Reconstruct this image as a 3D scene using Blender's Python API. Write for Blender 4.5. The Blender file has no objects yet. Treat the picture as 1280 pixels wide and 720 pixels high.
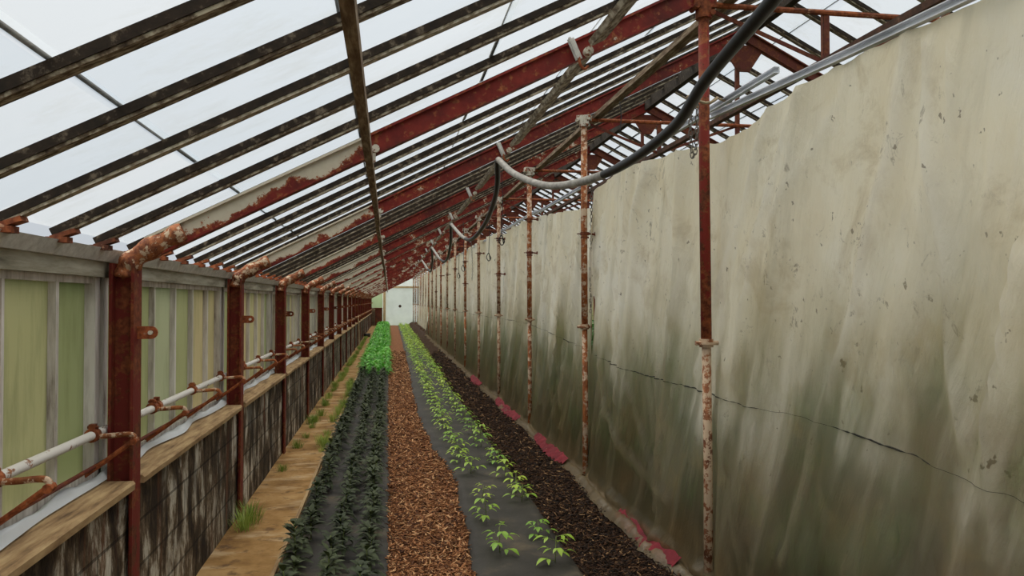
import bpy, math, random
import numpy as np
from mathutils import Vector, Matrix, noise
random.seed(7); np.random.seed(7)
PI = math.pi
SC = bpy.context.scene
COL = SC.collection

# ------------------------------------------------------------------ camera
cam_d = bpy.data.cameras.new('camera'); cam = bpy.data.objects.new('camera', cam_d); COL.objects.link(cam)
SC.camera = cam
cam_d.sensor_width = 36.0; cam_d.lens = 950.0 / 1280.0 * 36.0; cam_d.clip_start = 0.05; cam_d.clip_end = 400
cam.location = (0, 0, 1.6)
YAW, PITCH = 0.160685, 0.016841
cam.rotation_euler = (PI / 2 + PITCH, 0, -YAW)

# ------------------------------------------------------------------ overcast sky, soft high sun behind cloud, exposure
SC.view_settings.view_transform = 'Standard'
try: SC.view_settings.look = 'None'
except Exception: pass
SC.view_settings.gamma = 1.0
SC.view_settings.use_curve_mapping = False
SC.view_settings.exposure = 0.0
SKY_STRENGTH = 0.80
world = bpy.data.worlds.new('overcast_sky'); SC.world = world; world.use_nodes = True
wt = world.node_tree; wt.nodes.clear()
wo = wt.nodes.new('ShaderNodeOutputWorld'); wb = wt.nodes.new('ShaderNodeBackground')
tc = wt.nodes.new('ShaderNodeTexCoord'); sx = wt.nodes.new('ShaderNodeSeparateXYZ'); wr = wt.nodes.new('ShaderNodeValToRGB')
wt.links.new(tc.outputs['Generated'], sx.inputs[0]); wt.links.new(sx.outputs[2], wr.inputs[0])
wr.color_ramp.elements[0].position = 0.0; wr.color_ramp.elements[0].color = (0.66, 0.71, 0.76, 1)
wr.color_ramp.elements[1].position = 1.0; wr.color_ramp.elements[1].color = (4.5, 4.2, 3.6, 1)
e = wr.color_ramp.elements.new(0.45); e.color = (0.90, 0.95, 1.00, 1)
wb.inputs[1].default_value = SKY_STRENGTH
wt.links.new(wr.outputs[0], wb.inputs[0]); wt.links.new(wb.outputs[0], wo.inputs[0])
sun_d = bpy.data.lights.new('veiled_sun', 'SUN'); sun_d.energy = 1.6; sun_d.angle = math.radians(35); sun_d.color = (1, .93, .80)
sun = bpy.data.objects.new('veiled_sun', sun_d); COL.objects.link(sun); sun.rotation_euler = (math.radians(-18), math.radians(-22), 0)

# ------------------------------------------------------------------ shader helpers
class NT:
    def __init__(s, name):
        s.m = bpy.data.materials.new(name); s.m.use_nodes = True; s.t = s.m.node_tree; s.t.nodes.clear()
        s.out = s.t.nodes.new('ShaderNodeOutputMaterial')
    def n(s, typ, ins=None, **props):
        nd = s.t.nodes.new('ShaderNode' + typ)
        for k, v in props.items(): setattr(nd, k, v)
        for k, v in (ins or {}).items(): s.put(nd.inputs[k], v)
        return nd
    def put(s, sock, v):
        if isinstance(v, bpy.types.NodeSocket): s.t.links.new(v, sock)
        elif isinstance(v, bpy.types.Node): s.t.links.new(v.outputs[0], sock)
        elif isinstance(v, tuple) and len(v) == 3 and sock.type == 'RGBA': sock.default_value = (*v, 1)
        else: sock.default_value = v
    def pos(s, scale=(1, 1, 1), objc=False):
        g = s.n('TexCoord').outputs['Object'] if objc else s.n('NewGeometry').outputs['Position']
        return s.n('VectorMath', {0: g, 1: scale}, operation='MULTIPLY').outputs[0]
    def noise(s, scale, stretch=(1, 1, 1), detail=5, rough=.6, vec=None, dist=0):
        nd = s.n('TexNoise', {'Vector': vec if vec is not None else s.pos(stretch), 'Scale': scale, 'Detail': detail, 'Roughness': rough, 'Distortion': dist})
        return nd.outputs['Fac']
    def ramp(s, fac, stops, interp='LINEAR'):
        nd = s.n('ValToRGB', {0: fac}); cr = nd.color_ramp; cr.interpolation = interp
        while len(cr.elements) < len(stops): cr.elements.new(0.5)
        for el, (p, c) in zip(cr.elements, stops):
            el.position = p; el.color = (c, c, c, 1) if isinstance(c, (int, float)) else (*c, 1)
        return nd.outputs[0]
    def mix(s, fac, a, b, mode='MIX'):
        nd = s.n('Mix', data_type='RGBA', blend_type=mode)
        s.put(nd.inputs[0], fac); s.put(nd.inputs[6], a); s.put(nd.inputs[7], b)
        return nd.outputs[2]
    def math(s, op, a, b=0.0, c=0.0):
        nd = s.n('Math', {0: a, 1: b, 2: c}, operation=op); return nd.outputs[0]
    def bump(s, h, strength=.3, dist=.01):
        return s.n('Bump', {'Height': h, 'Strength': strength, 'Distance': dist}).outputs[0]
    def pbr(s, col, rough=.8, metal=0.0, normal=None, spec=.4):
        p = s.n('BsdfPrincipled', {'Base Color': col, 'Roughness': rough, 'Metallic': metal, 'Specular IOR Level': spec})
        if normal is not None: s.put(p.inputs['Normal'], normal)
        return p.outputs[0]
    def end(s, sh):
        s.t.links.new(sh, s.out.inputs[0]); return s.m

def simple(name, stops, scale=12, stretch=(1, 1, 1), rough=.8, metal=0, bump=.3, bd=.004, detail=6, spec=.35):
    t = NT(name); f = t.noise(scale, stretch, detail, .65)
    return t.end(t.pbr(t.ramp(f, stops), rough, metal, t.bump(f, bump, bd), spec))

M = {}
# rusty painted steel
def rusted(name, paint, amount, rustA=(.10, .022, .008), rustB=(.34, .10, .03), scale=9, dark=(.035, .012, .008)):
    t = NT(name)
    f1 = t.noise(scale, detail=7, rough=.7); f2 = t.noise(45, detail=4); f3 = t.noise(3.1, detail=3)
    rust = t.mix(t.ramp(f2, [(.35, 0.0), (.7, 1.0)]), rustA, rustB)
    rust = t.mix(t.ramp(f3, [(.52, 0.0), (.7, .8)]), rust, dark)
    msk = t.ramp(f1, [(amount - .015, 0.0), (amount + .02, 1.0)])
    return t.end(t.pbr(t.mix(msk, rust, paint), .75, 0, t.bump(t.math('ADD', f1, f2), .5, .004), .3))
M['post'] = rusted('rusty_red_post_paint', (.15, .018, .012), .50, rustB=(.26, .07, .025))
M['pole_red'] = rusted('flaking_red_pole', (.20, .022, .014), .50, rustB=(.34, .10, .035), scale=16)
M['pole_tan'] = rusted('flaking_cream_pole', (.50, .37, .26), .48, rustA=(.16, .05, .02), rustB=(.36, .15, .07), scale=22)
M['pole_orange'] = rusted('orange_rust_pole', (.56, .42, .31), .53, rustA=(.20, .05, .015), rustB=(.46, .17, .06), scale=20)
M['rust'] = rusted('orange_rust', (.38, .20, .12), .62, rustA=(.14, .03, .01), rustB=(.42, .12, .04), scale=20)
M['darkrust'] = rusted('dark_rust', (.11, .025, .016), .5, rustB=(.20, .06, .025), scale=14)
M['brownsteel'] = simple('dark_brown_steel', [(.3, (.02, .010, .007)), (.6, (.08, .035, .02)), (.75, (.20, .10, .06))], 22, rough=.85)
M['peel'] = rusted('white_peeling_fitting', (.62, .58, .50), .46, scale=30)
def rafter_mat():
    t = NT('red_rafter_with_peeling_white')
    sp = t.n('SeparateXYZ', {0: t.n('NewGeometry').outputs['Position']})
    f1 = t.noise(5.5, detail=9, rough=.74); f2 = t.noise(40, detail=4); f4 = t.noise(2.0, (1, 1, 1), 3)
    rust = t.mix(t.ramp(f2, [(.35, 0.0), (.7, 1.0)]), (.13, .028, .01), (.42, .13, .04))
    red = t.mix(t.ramp(t.noise(14, detail=6), [(.4, 0.0), (.75, 1.0)]), (.15, .009, .006), (.26, .026, .014))
    red = t.mix(t.ramp(t.noise(26, detail=5), [(.56, 0.0), (.63, 1.0)]), red, rust)
    red = t.mix(t.ramp(t.noise(3.3, detail=5), [(.48, 0.0), (.62, .65)]), red, (.055, .008, .006))
    # the white top coat survives towards the eave and along the upper edge of the web
    edge = t.math('SUBTRACT', sp.outputs[2], t.math('MULTIPLY_ADD', sp.outputs[0], .505, 2.346))   # height over the rafter's centre line
    x1 = t.ramp(t.math('MULTIPLY_ADD', sp.outputs[0], .5, .62), [(.02, .0), (.08, .17), (.53, .15), (.59, .0), (1.0, .0)])
    keep = t.math('ADD', t.math('ADD', f1, x1), t.math('MULTIPLY', edge, t.math('MULTIPLY', x1, 22.0)))
    far = t.ramp(t.math('MULTIPLY', sp.outputs[1], .02), [(.12, 0.0), (.32, .055), (1.0, .06)])      # older, more weathered paint towards the end
    keep = t.math('ADD', keep, far)
    msk = t.ramp(keep, [(.625, 0.0), (.64, 1.0)])
    ring = t.ramp(keep, [(.57, 0.0), (.615, 1.0)])
    col = t.mix(msk, t.mix(ring, red, rust), t.mix(f2, (.62, .58, .48), (.50, .44, .34)))
    return t.end(t.pbr(col, .65, 0, t.bump(f2, .3, .003), .35))
M['rafter'] = rafter_mat()
M['elbow'] = rusted('scaly_rust_elbow', (.55, .42, .30), .56, rustA=(.12, .03, .015), rustB=(.45, .16, .06), scale=22)
# timber
M['bar_side'] = simple('mould_black_timber', [(.3, (.008, .005, .003)), (.56, (.024, .015, .009)), (.66, (.13, .10, .07))], 24, (1, 5, 1), .9)
M['bar_under'] = simple('weathered_bar_underside', [(.34, (.03, .018, .010)), (.46, (.12, .085, .055)), (.62, (.40, .35, .26))], 26, (1, 4, 1), .9, bump=.6)
M['bar_pale'] = simple('paler_bar_underside', [(.32, (.06, .045, .03)), (.45, (.24, .19, .13)), (.60, (.54, .48, .38))], 26, (1, 4, 1), .9, bump=.6)
M['purlin'] = simple('grey_brown_timber', [(.3, (.06, .032, .018)), (.5, (.18, .12, .075)), (.68, (.36, .29, .20))], 10, (6, .8, 6), .85, bump=.5)
M['purlin_pale'] = simple('flaking_pale_timber', [(.34, (.05, .03, .018)), (.46, (.16, .12, .08)), (.62, (.40, .35, .27))], 13, (3, 1.2, 3), .85, bump=.5)
M['lintel'] = simple('weathered_eave_timber', [(.26, (.10, .085, .06)), (.45, (.28, .26, .20)), (.66, (.46, .44, .37))], 7, (2, .35, 3), .85, bump=.4)
M['mullion'] = simple('weathered_white_mullion', [(.28, (.14, .10, .08)), (.40, (.46, .42, .39)), (.6, (.72, .68, .66))], 9, (2, 2, .25), .85, bump=.4)
M['coping'] = simple('ochre_coping_board', [(.3, (.12, .07, .035)), (.46, (.30, .19, .095)), (.66, (.48, .34, .18))], 6, (5, .6, 2), .85, bump=.5)
M['plank'] = simple('bare_pine', [(.3, (.35, .24, .15)), (.7, (.62, .48, .34))], 8, (3, 3, .5), .8)
M['cream_timber'] = simple('cream_painted_timber', [(.3, (.55, .38, .18)), (.7, (.75, .58, .34))], 5, rough=.7)
M['alu'] = simple('dull_aluminium', [(.3, (.50, .52, .57)), (.7, (.78, .80, .86))], 7, (1, .6, 4), .5, .15, .1)
M['greybracket'] = simple('grey_white_enamel', [(.3, (.40, .39, .37)), (.7, (.68, .68, .66))], 30, rough=.5)
M['white_pipe'] = rusted('white_enamelled_pipe', (.66, .64, .62), .40, rustB=(.42, .20, .10), scale=13)
M['hose'] = simple('black_rubber', [(.3, (.006, .006, .007)), (.7, (.02, .02, .022))], 20, rough=.42, bump=.1)
M['hose_grey'] = simple('dusty_grey_hose', [(.3, (.16, .15, .14)), (.7, (.42, .40, .37))], 18, rough=.6)
M['chain'] = simple('dull_steel_chain', [(.3, (.05, .04, .035)), (.7, (.22, .20, .17))], 40, rough=.5, metal=.5)
M['rope'] = simple('hemp_rope', [(.3, (.22, .16, .09)), (.7, (.45, .36, .24))], 60, rough=.9)
M['redcloth'] = simple('crimson_cloth', [(.3, (.07, .003, .008)), (.7, (.19, .010, .020))], 9, rough=.85)
M['thread'] = simple('black_stitching', [(.3, (.01, .01, .008)), (.7, (.03, .028, .02))], 30, rough=.8)
M['bark'] = simple('crop_stem', [(.3, (.10, .14, .04)), (.7, (.2, .24, .08))], 20)

def wall_mat():
    t = NT('stained_concrete_block')
    sp = t.n('SeparateXYZ', {0: t.n('NewGeometry').outputs['Position']})
    uv = t.n('CombineXYZ', {0: sp.outputs[1], 1: sp.outputs[2], 2: 0.0})
    br = t.n('TexBrick', {'Vector': uv, 'Color1': (.9, .9, .9), 'Color2': (.75, .75, .75), 'Mortar': (.35, .35, .35), 'Scale': 1.0, 'Mortar Size': .008, 'Mortar Smooth': .3, 'Brick Width': .42, 'Row Height': .205})
    st = t.noise(6.5, (1, 1, .38), 8, .72, dist=.3); st2 = t.noise(2.6, (1, 1, .5), 4); gr = t.noise(60, detail=4)
    col = t.ramp(st, [(.36, (.014, .010, .007)), (.45, (.06, .038, .022)), (.52, (.17, .12, .075)), (.57, (.50, .45, .37)), (.68, (.68, .64, .57))])
    col = t.mix(t.ramp(st2, [(.40, 0.75), (.52, 0.0)]), col, (.022, .014, .009))
    col = t.mix(t.ramp(t.noise(7, (1, 1, .12), 3), [(.60, 0.0), (.68, .6)]), col, (.16, .05, .02))
    col = t.mix(1.0, col, br.outputs[0], 'MULTIPLY')
    h = t.math('ADD', t.math('MULTIPLY', br.outputs[1], -1.2), gr)
    return t.end(t.pbr(col, .9, 0, t.bump(h, .6, .006), .25))
M['block'] = wall_mat()

def path_mat():
    t = NT('packed_ochre_earth_path')
    f = t.noise(2.4, (1, 1, 1), 7, .65); g = t.noise(40, detail=5); b = t.noise(4, (.5, 1.5, 1), 5, .6)
    col = t.ramp(f, [(.3, (.13, .065, .022)), (.5, (.31, .175, .065)), (.7, (.47, .30, .135))])
    col = t.mix(t.ramp(b, [(.52, 0.0), (.66, .65)]), col, (.56, .42, .26))
    col = t.mix(t.ramp(t.noise(8, detail=6), [(.56, 0.0), (.68, .8)]), col, (.10, .055, .03))
    return t.end(t.pbr(col, .92, 0, t.bump(t.math('ADD', f, g), .5, .01), .2))
M['path'] = path_mat()
M['soil'] = simple('dark_brown_mulch_soil', [(.3, (.010, .006, .004)), (.5, (.035, .018, .010)), (.7, (.10, .05, .025))], 28, rough=.95, bump=1.0, bd=.02, spec=.15)
M['chipbase'] = simple('red_brown_chip_litter', [(.3, (.035, .012, .006)), (.5, (.16, .06, .024)), (.68, (.32, .145, .06))], 30, rough=.9, bump=1.0, bd=.015, spec=.2)
def fabric_mat():
    t = NT('grey_woven_ground_cover')
    f = t.noise(3, detail=6); g = t.noise(90, detail=3)
    col = t.ramp(f, [(.3, (.017, .015, .013)), (.55, (.034, .030, .026)), (.72, (.09, .07, .048))])
    return t.end(t.pbr(col, .62, 0, t.bump(t.math('ADD', t.noise(9, (1, .4, 1), 4), t.math('MULTIPLY', g, .1)), .5, .015), .22))
M['fabric'] = fabric_mat()

def leafmat(name, a, b, trans=.35, rough=.45):
    t = NT(name)
    rnd = t.n('ObjectInfo').outputs['Random']
    f = t.math('ADD', t.math('MULTIPLY', rnd, .5), t.math('MULTIPLY', t.noise(25, detail=2), .5))
    col = t.ramp(f, [(.2, a), (.75, b)])
    p = t.pbr(col, rough, 0, None, .5)
    tr = t.n('BsdfTranslucent', {0: col}).outputs[0]
    return t.end(t.n('MixShader', {0: trans, 1: p, 2: tr}).outputs[0])
M['leaf_dark'] = leafmat('dark_pepper_leaf', (.014, .026, .006), (.045, .060, .018), .12, .7)
M['leaf_bright'] = leafmat('lush_green_leaf', (.05, .26, .02), (.16, .50, .05), .35)
M['leaf_seed'] = leafmat('yellow_green_seedling_leaf', (.14, .34, .03), (.46, .62, .07), .35)
M['leaf_crop'] = leafmat('blurred_crop_leaf', (.03, .10, .02), (.09, .20, .05), .3)
M['grass'] = leafmat('weed_grass', (.14, .24, .03), (.36, .46, .10), .35)

def roof_glass():
    t = NT('grimy_roof_glass')
    geo = t.n('NewGeometry').outputs['Position']; sp = t.n('SeparateXYZ', {0: geo})
    cell = t.math('FLOOR', t.math('MULTIPLY_ADD', sp.outputs[1], 2.5105, -9.2868)); cellx = t.math('FLOOR', t.math('MULTIPLY_ADD', sp.outputs[0], 1.77, .25))
    wn = t.n('TexWhiteNoise', {'Vector': t.n('CombineXYZ', {0: cell, 1: cellx, 2: 0.0})}).outputs[0]
    dirt = t.noise(2.5, (1, 1.6, 1), 6, .7)
    tintA = t.mix(wn, (.80, .845, .89), (.90, .92, .94))
    col = t.mix(t.ramp(dirt, [(.50, 0.0), (.75, .30)]), tintA, (.62, .60, .52))
    tp = t.n('BsdfTransparent', {0: col}).outputs[0]
    tl = t.n('BsdfTranslucent', {0: col}).outputs[0]
    gl = t.n('BsdfGlossy', {0: (.9, .9, .9), 'Roughness': .12}).outputs[0]
    a = t.n('MixShader', {0: .15, 1: tp, 2: tl}).outputs[0]
    return t.end(t.n('MixShader', {0: .04, 1: a, 2: gl}).outputs[0])
M['roofglass'] = roof_glass()
M['lap'] = simple('black_moss_in_lap_joint', [(.35, (.25, .25, .24)), (.5, (.06, .055, .04)), (.7, (.015, .012, .01))], 9, rough=.95)

def side_glass():
    t = NT('whitewashed_algae_side_glass')
    sp = t.n('SeparateXYZ', {0: t.n('NewGeometry').outputs['Position']})
    cell = t.math('FLOOR', t.math('MULTIPLY_ADD', sp.outputs[1], 2.5105, -8.7866))
    wn = t.n('TexWhiteNoise', {'Vector': t.n('CombineXYZ', {0: cell, 1: 3.0, 2: 0.0})}).outputs[0]
    col = t.ramp(wn, [(.0, (.40, .45, .28)), (.4, (.58, .56, .38)), (.75, (.66, .57, .40)), (1.0, (.54, .57, .45))])
    st = t.noise(6, (1, 2, .3), 6, .7)
    col = t.mix(t.ramp(st, [(.45, 0.0), (.7, .55)]), col, (.32, .33, .20))
    low = t.ramp(t.math('ADD', sp.outputs[2], t.math('MULTIPLY', st, .25)), [(.98, .75), (1.16, 0.0)])
    col = t.mix(low, col, (.16, .17, .09))
    tl = t.n('BsdfTranslucent', {0: col}).outputs[0]; df = t.n('BsdfDiffuse', {0: col}).outputs[0]
    tp = t.n('BsdfTransparent', {0: (.80, .82, .66)}).outputs[0]
    gl = t.n('BsdfGlossy', {0: (.8, .8, .8), 'Roughness': .25}).outputs[0]
    a = t.n('MixShader', {0: .35, 1: tl, 2: df}).outputs[0]
    a = t.n('MixShader', {0: .08, 1: a, 2: tp}).outputs[0]
    return t.end(t.n('MixShader', {0: .05, 1: a, 2: gl}).outputs[0])
M['sideglass'] = side_glass()

def curtain_mat(name, clean=0.0):
    t = NT(name)
    sp = t.n('SeparateXYZ', {0: t.n('NewGeometry').outputs['Position']})
    z = sp.outputs[2]
    sh = t.n('CombineXYZ', {0: 0.0, 1: t.math('MULTIPLY_ADD', z, .28, sp.outputs[1]), 2: t.math('MULTIPLY', z, .16)}).outputs[0]   # along the hang of the folds
    sh2 = t.n('CombineXYZ', {0: 3.0, 1: t.math('MULTIPLY_ADD', z, -.45, sp.outputs[1]), 2: t.math('MULTIPLY', z, .20)}).outputs[0]
    big = t.noise(1.6, (1, 1, .8), 5, .6); fine = t.noise(9, (1, 1, .7), 8, .75, dist=.4); vf = t.noise(3.0, vec=sh, detail=7, rough=.6, dist=.3)
    vg = t.noise(1.8, vec=sh2, detail=6, rough=.6, dist=.5)
    col = t.ramp(big, [(.3, (.80, .70, .50)), (.5, (.86, .79, .62)), (.7, (.88, .84, .74))])
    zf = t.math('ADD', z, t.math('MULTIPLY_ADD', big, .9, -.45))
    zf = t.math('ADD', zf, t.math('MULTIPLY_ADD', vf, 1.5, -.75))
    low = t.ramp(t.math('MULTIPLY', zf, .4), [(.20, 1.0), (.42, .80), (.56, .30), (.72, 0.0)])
    low_shade_stain = t.ramp(t.noise(2.0, (1, 1, .7), 5, .65), [(.34, (.075, .080, .035)), (.5, (.12, .10, .045)), (.62, (.19, .125, .05)), (.75, (.09, .06, .03))])  # dark of the crop behind, painted into the lower film along with stains
    col = t.mix(t.math('MULTIPLY', low, .97 - clean), col, low_shade_stain)
    crease = t.ramp(vf, [(.54, 0.0), (.64, .28), (.74, .42)]); crease2 = t.ramp(vg, [(.55, 0.0), (.68, .38)])
    ca = t.n('Attribute', attribute_name='crease').outputs['Fac']; crease2 = t.math('MAXIMUM', crease2, t.math('MULTIPLY', ca, .55))
    yel = t.math('MULTIPLY', t.ramp(t.noise(3.2, detail=8, rough=.7, dist=.5), [(.52, 0.0), (.64, .42)]), 1.0 - clean)
    col = t.mix(yel, col, (.44, .33, .17))
    dk = t.ramp(t.noise(3.4, vec=sh, detail=6), [(.54, 0.0), (.68, .40)])
    col = t.mix(t.math('MULTIPLY', dk, 1.0 - clean), col, (.30, .26, .17))
    col = t.mix(t.math('MAXIMUM', crease, crease2), col, t.mix(low, (.90, .86, .76), (.33, .28, .17)))
    hem = t.ramp(z, [(.245, .8), (.30, 0.0)])
    col = t.mix(hem, col, (.42, .31, .18))
    patch = t.ramp(t.noise(1.1, (1, 1, .9), 3), [(.46, 0.0), (.60, 1.0)])
    spots = t.math('MULTIPLY', t.ramp(t.noise(11, (1, 1, .8), 8, .8, dist=.6), [(.575, 0.0), (.64, 1.0)]), patch)
    specks = t.ramp(t.noise(24, (1, 1, .8), 3, .6), [(.68, 0.0), (.71, 1.0)])
    col = t.mix(t.math('MULTIPLY', t.math('MAXIMUM', spots, specks), .72 * (1 - clean)), col, (.13, .09, .045))
    bmp = t.bump(t.math('ADD', t.math('ADD', vf, vg), t.math('MULTIPLY', fine, .2)), .7, .06)
    df = t.n('BsdfDiffuse', {0: col, 'Normal': bmp}).outputs[0]
    tl = t.n('BsdfTranslucent', {0: col, 'Normal': bmp}).outputs[0]
    gl = t.n('BsdfGlossy', {0: (.9, .9, .88), 'Roughness': .32, 'Normal': bmp}).outputs[0]
    rf = t.n('BsdfRefraction', {0: (.74, .72, .56), 'Roughness': .35, 'IOR': 1.12, 'Normal': bmp}).outputs[0]
    a = t.n('MixShader', {0: .50, 1: df, 2: tl}).outputs[0]
    clear = t.math('MULTIPLY', low, t.math('SUBTRACT', 1.0, t.math('MAXIMUM', crease, crease2)))
    a = t.n('MixShader', {0: t.math('MULTIPLY_ADD', clear, .55 - .45 * clean, .05), 1: a, 2: rf}).outputs[0]
    return t.end(t.n('MixShader', {0: .05, 1: a, 2: gl}).outputs[0])
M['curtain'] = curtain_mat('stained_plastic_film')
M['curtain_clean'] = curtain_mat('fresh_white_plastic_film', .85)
def film(name, c, tr=.5, clear=0.0):
    t = NT(name); f = t.noise(2.5, (1, 1, 1), 5)
    col = t.mix(t.ramp(f, [(.4, 0.0), (.7, .4)]), c, tuple(v * .75 for v in c))
    sh = t.n('MixShader', {0: tr, 1: t.pbr(col, .5), 2: t.n('BsdfTranslucent', {0: col}).outputs[0]}).outputs[0]
    return t.end(t.n('MixShader', {0: clear, 1: sh, 2: t.n('BsdfTransparent', {0: (.95, .96, .97)}).outputs[0]}).outputs[0])
M['endfilm'] = film('white_end_film', (.92, .93, .93), .75, .45)
M['endgreen'] = film('pale_green_end_film', (.66, .76, .50), .6, .3)
M['strip_film'] = film('bluish_plastic_strip', (.70, .74, .80), .2)
M['endbrick'] = simple('weathered_brown_base', [(.3, (.16, .10, .06)), (.7, (.38, .28, .18))], 5)
M['outgrass'] = simple('outdoor_grass', [(.3, (.06, .12, .03)), (.7, (.14, .22, .06))], 3)
M['outhedge'] = simple('outdoor_hedge', [(.3, (.03, .08, .015)), (.7, (.12, .22, .05))], 6, bump=1, bd=.1)

def chipmat(name, stops):
    t = NT(name)
    a = t.n('Attribute', attribute_name='tone').outputs['Fac']
    return t.end(t.pbr(t.ramp(a, stops), .85, 0, None, .25))
M['chips'] = chipmat('cedar_chips', [(0, (.035, .012, .006)), (.4, (.15, .055, .020)), (.8, (.31, .135, .055)), (1, (.56, .33, .17))])
M['mulch'] = chipmat('dark_bark_mulch', [(0, (.008, .004, .003)), (.6, (.028, .013, .007)), (.9, (.09, .04, .018)), (1, (.30, .18, .09))])

# ------------------------------------------------------------------ mesh helpers
class MB:
    def __init__(s): s.v = []; s.f = []; s.mi = []
    def add(s, vs, fs, mi=0):
        b = len(s.v); s.v += [tuple(v) for v in vs]; s.f += [tuple(b + i for i in f) for f in fs]; s.mi += [mi] * len(fs); return s
    def box(s, a, b, mi=0, mt=None):
        x0, y0, z0 = a; x1, y1, z1 = b
        vs = [(x, y, z) for x in (x0, x1) for y in (y0, y1) for z in (z0, z1)]
        return s.add(vs, [(0, 1, 3, 2), (4, 6, 7, 5), (0, 4, 5, 1), (2, 3, 7, 6), (0, 2, 6, 4), (1, 5, 7, 3)], mi)
    def bar(s, p0, p1, w, h, up=(0, 0, 1), mi=0, mis=None):
        p0 = Vector(p0); p1 = Vector(p1); d = (p1 - p0).normalized(); up = Vector(up)
        side = d.cross(up).normalized(); u = side.cross(d).normalized()
        vs = [p + side * (sx * w / 2) + u * (sz * h / 2) for p in (p0, p1) for sx in (-1, 1) for sz in (-1, 1)]
        fs = [(0, 1, 3, 2), (4, 6, 7, 5), (0, 4, 5, 1), (2, 3, 7, 6), (0, 2, 6, 4), (1, 5, 7, 3)]
        s.add(vs, fs, mi)
        if mis is not None: s.mi[-2] = mis       # the underside face
        return s
    def tube(s, pts, r, n=10, mi=0, closed=False, caps=True, rs=None):
        pts = [Vector(p) for p in pts]; N = len(pts); b = len(s.v); prev = None
        for i, p in enumerate(pts):
            if closed: d = pts[(i + 1) % N] - pts[i - 1]
            else: d = pts[min(i + 1, N - 1)] - pts[max(i - 1, 0)]
            d.normalize()
            if prev is None:
                a = Vector((0, 0, 1)) if abs(d.z) < .9 else Vector((1, 0, 0)); u = d.cross(a).normalized()
            else: u = (prev - d * prev.dot(d)).normalized()
            prev = u; w = d.cross(u); rr = rs[i] if rs else r
            for k in range(n):
                t = 2 * PI * k / n; s.v.append(tuple(p + (u * math.cos(t) + w * math.sin(t)) * rr))
        for i in range(N if closed else N - 1):
            for k in range(n):
                a0 = b + i * n + k; a1 = b + i * n + (k + 1) % n; c0 = b + ((i + 1) % N) * n + k; c1 = b + ((i + 1) % N) * n + (k + 1) % n
                s.f.append((a0, a1, c1, c0)); s.mi.append(mi)
        if caps and not closed:
            s.f.append(tuple(b + k for k in range(n))[::-1]); s.mi.append(mi)
            s.f.append(tuple(b + (N - 1) * n + k for k in range(n))); s.mi.append(mi)
        return s
    def ibeam(s, p0, p1, up, w, h, tf=.012, tw=.01, mi=0):
        p0 = Vector(p0); p1 = Vector(p1); d = (p1 - p0).normalized(); up = Vector(up)
        side = d.cross(up).normalized(); u = side.cross(d).normalized()
        for o in (-1, 1): s.bar(p0 + u * o * (h - tf) / 2, p1 + u * o * (h - tf) / 2, w, tf, u, mi)
        s.bar(p0, p1, tw, h - 2 * tf + .002, u, mi); return s
    def build(s, name, mats, parent=None, smooth=False, loc=None):
        me = bpy.data.meshes.new(name); me.from_pydata(s.v, [], s.f)
        if not isinstance(mats, (list, tuple)): mats = [mats]
        for m in mats: me.materials.append(m)
        me.polygons.foreach_set('material_index', s.mi)
        if smooth: me.polygons.foreach_set('use_smooth', [True] * len(s.f))
        me.update()
        o = bpy.data.objects.new(name, me); COL.objects.link(o)
        if loc: o.location = loc
        if parent: o.parent = parent
        return o

def tag(o, label=None, cat=None, group=None, kind=None):
    if label: o['label'] = label
    if cat: o['category'] = cat
    if group: o['group'] = group
    if kind: o['kind'] = kind
    return o
def empty(name, loc): 
    o = bpy.data.objects.new(name, None); COL.objects.link(o); o.location = loc; o.empty_display_size = .05; return o
def copy_tree(o, parent=None):
    c = o.copy(); COL.objects.link(c)
    if parent: c.parent = parent
    for ch in list(o.children): copy_tree(ch, c)
    return c
ONES = 'zeroth first second third fourth fifth sixth seventh eighth ninth tenth eleventh twelfth thirteenth fourteenth fifteenth sixteenth seventeenth eighteenth nineteenth'.split()
TENS = {2: 'twenty', 3: 'thirty', 4: 'forty', 5: 'fifty', 6: 'sixty', 7: 'seventy', 8: 'eighty', 9: 'ninety'}
TENTH = {2: 'twentieth', 3: 'thirtieth', 4: 'fortieth', 5: 'fiftieth', 6: 'sixtieth', 7: 'seventieth', 8: 'eightieth', 9: 'ninetieth'}
def nth(k):
    if k < 20: return ONES[k]
    if k < 100: return TENTH[k // 10] if k % 10 == 0 else TENS[k // 10] + '-' + ONES[k % 10]
    return 'hundred-and-' + nth(k - 100) if k > 100 else 'hundredth'
def catmull(pts, n=8):
    P = [Vector(p) for p in pts]; P = [2 * P[0] - P[1]] + P + [2 * P[-1] - P[-2]]; out = []
    for i in range(1, len(P) - 2):
        for k in range(n):
            t = k / n; a, b, c, d = P[i - 1:i + 3]
            out.append(.5 * ((2 * b) + (c - a) * t + (2 * a - 5 * b + 4 * c - d) * t * t + (3 * b - a - 3 * c + d) * t ** 3))
    out.append(P[-2]); return out
def lerp_table(tab, x):
    return float(np.interp(x, [a for a, _ in tab], [b for _, b in tab]))
def nz(x, y, z=0): return noise.noise(Vector((x, y, z)))

# ------------------------------------------------------------------ key dimensions (metres)
Y0, BAY, NF = 3.5, 2.39, 20
YE = 50.0                       # far end wall
YB = -5.0                       # end behind the camera
SL = .505                       # roof slope
XE, XR = -1.15, 2.90            # eave, ridge
XFAR = XR + (XR - XE)
def zr(x, off=0.0):             # roof line; off = 0 is the glass
    x = x if x <= XR else 2 * XR - x
    return 1.865 + off + SL * (x - XE)
Yn = lambda n: Y0 + BAY * n
UPN = Vector((-SL, 0, 1)).normalized()

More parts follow.
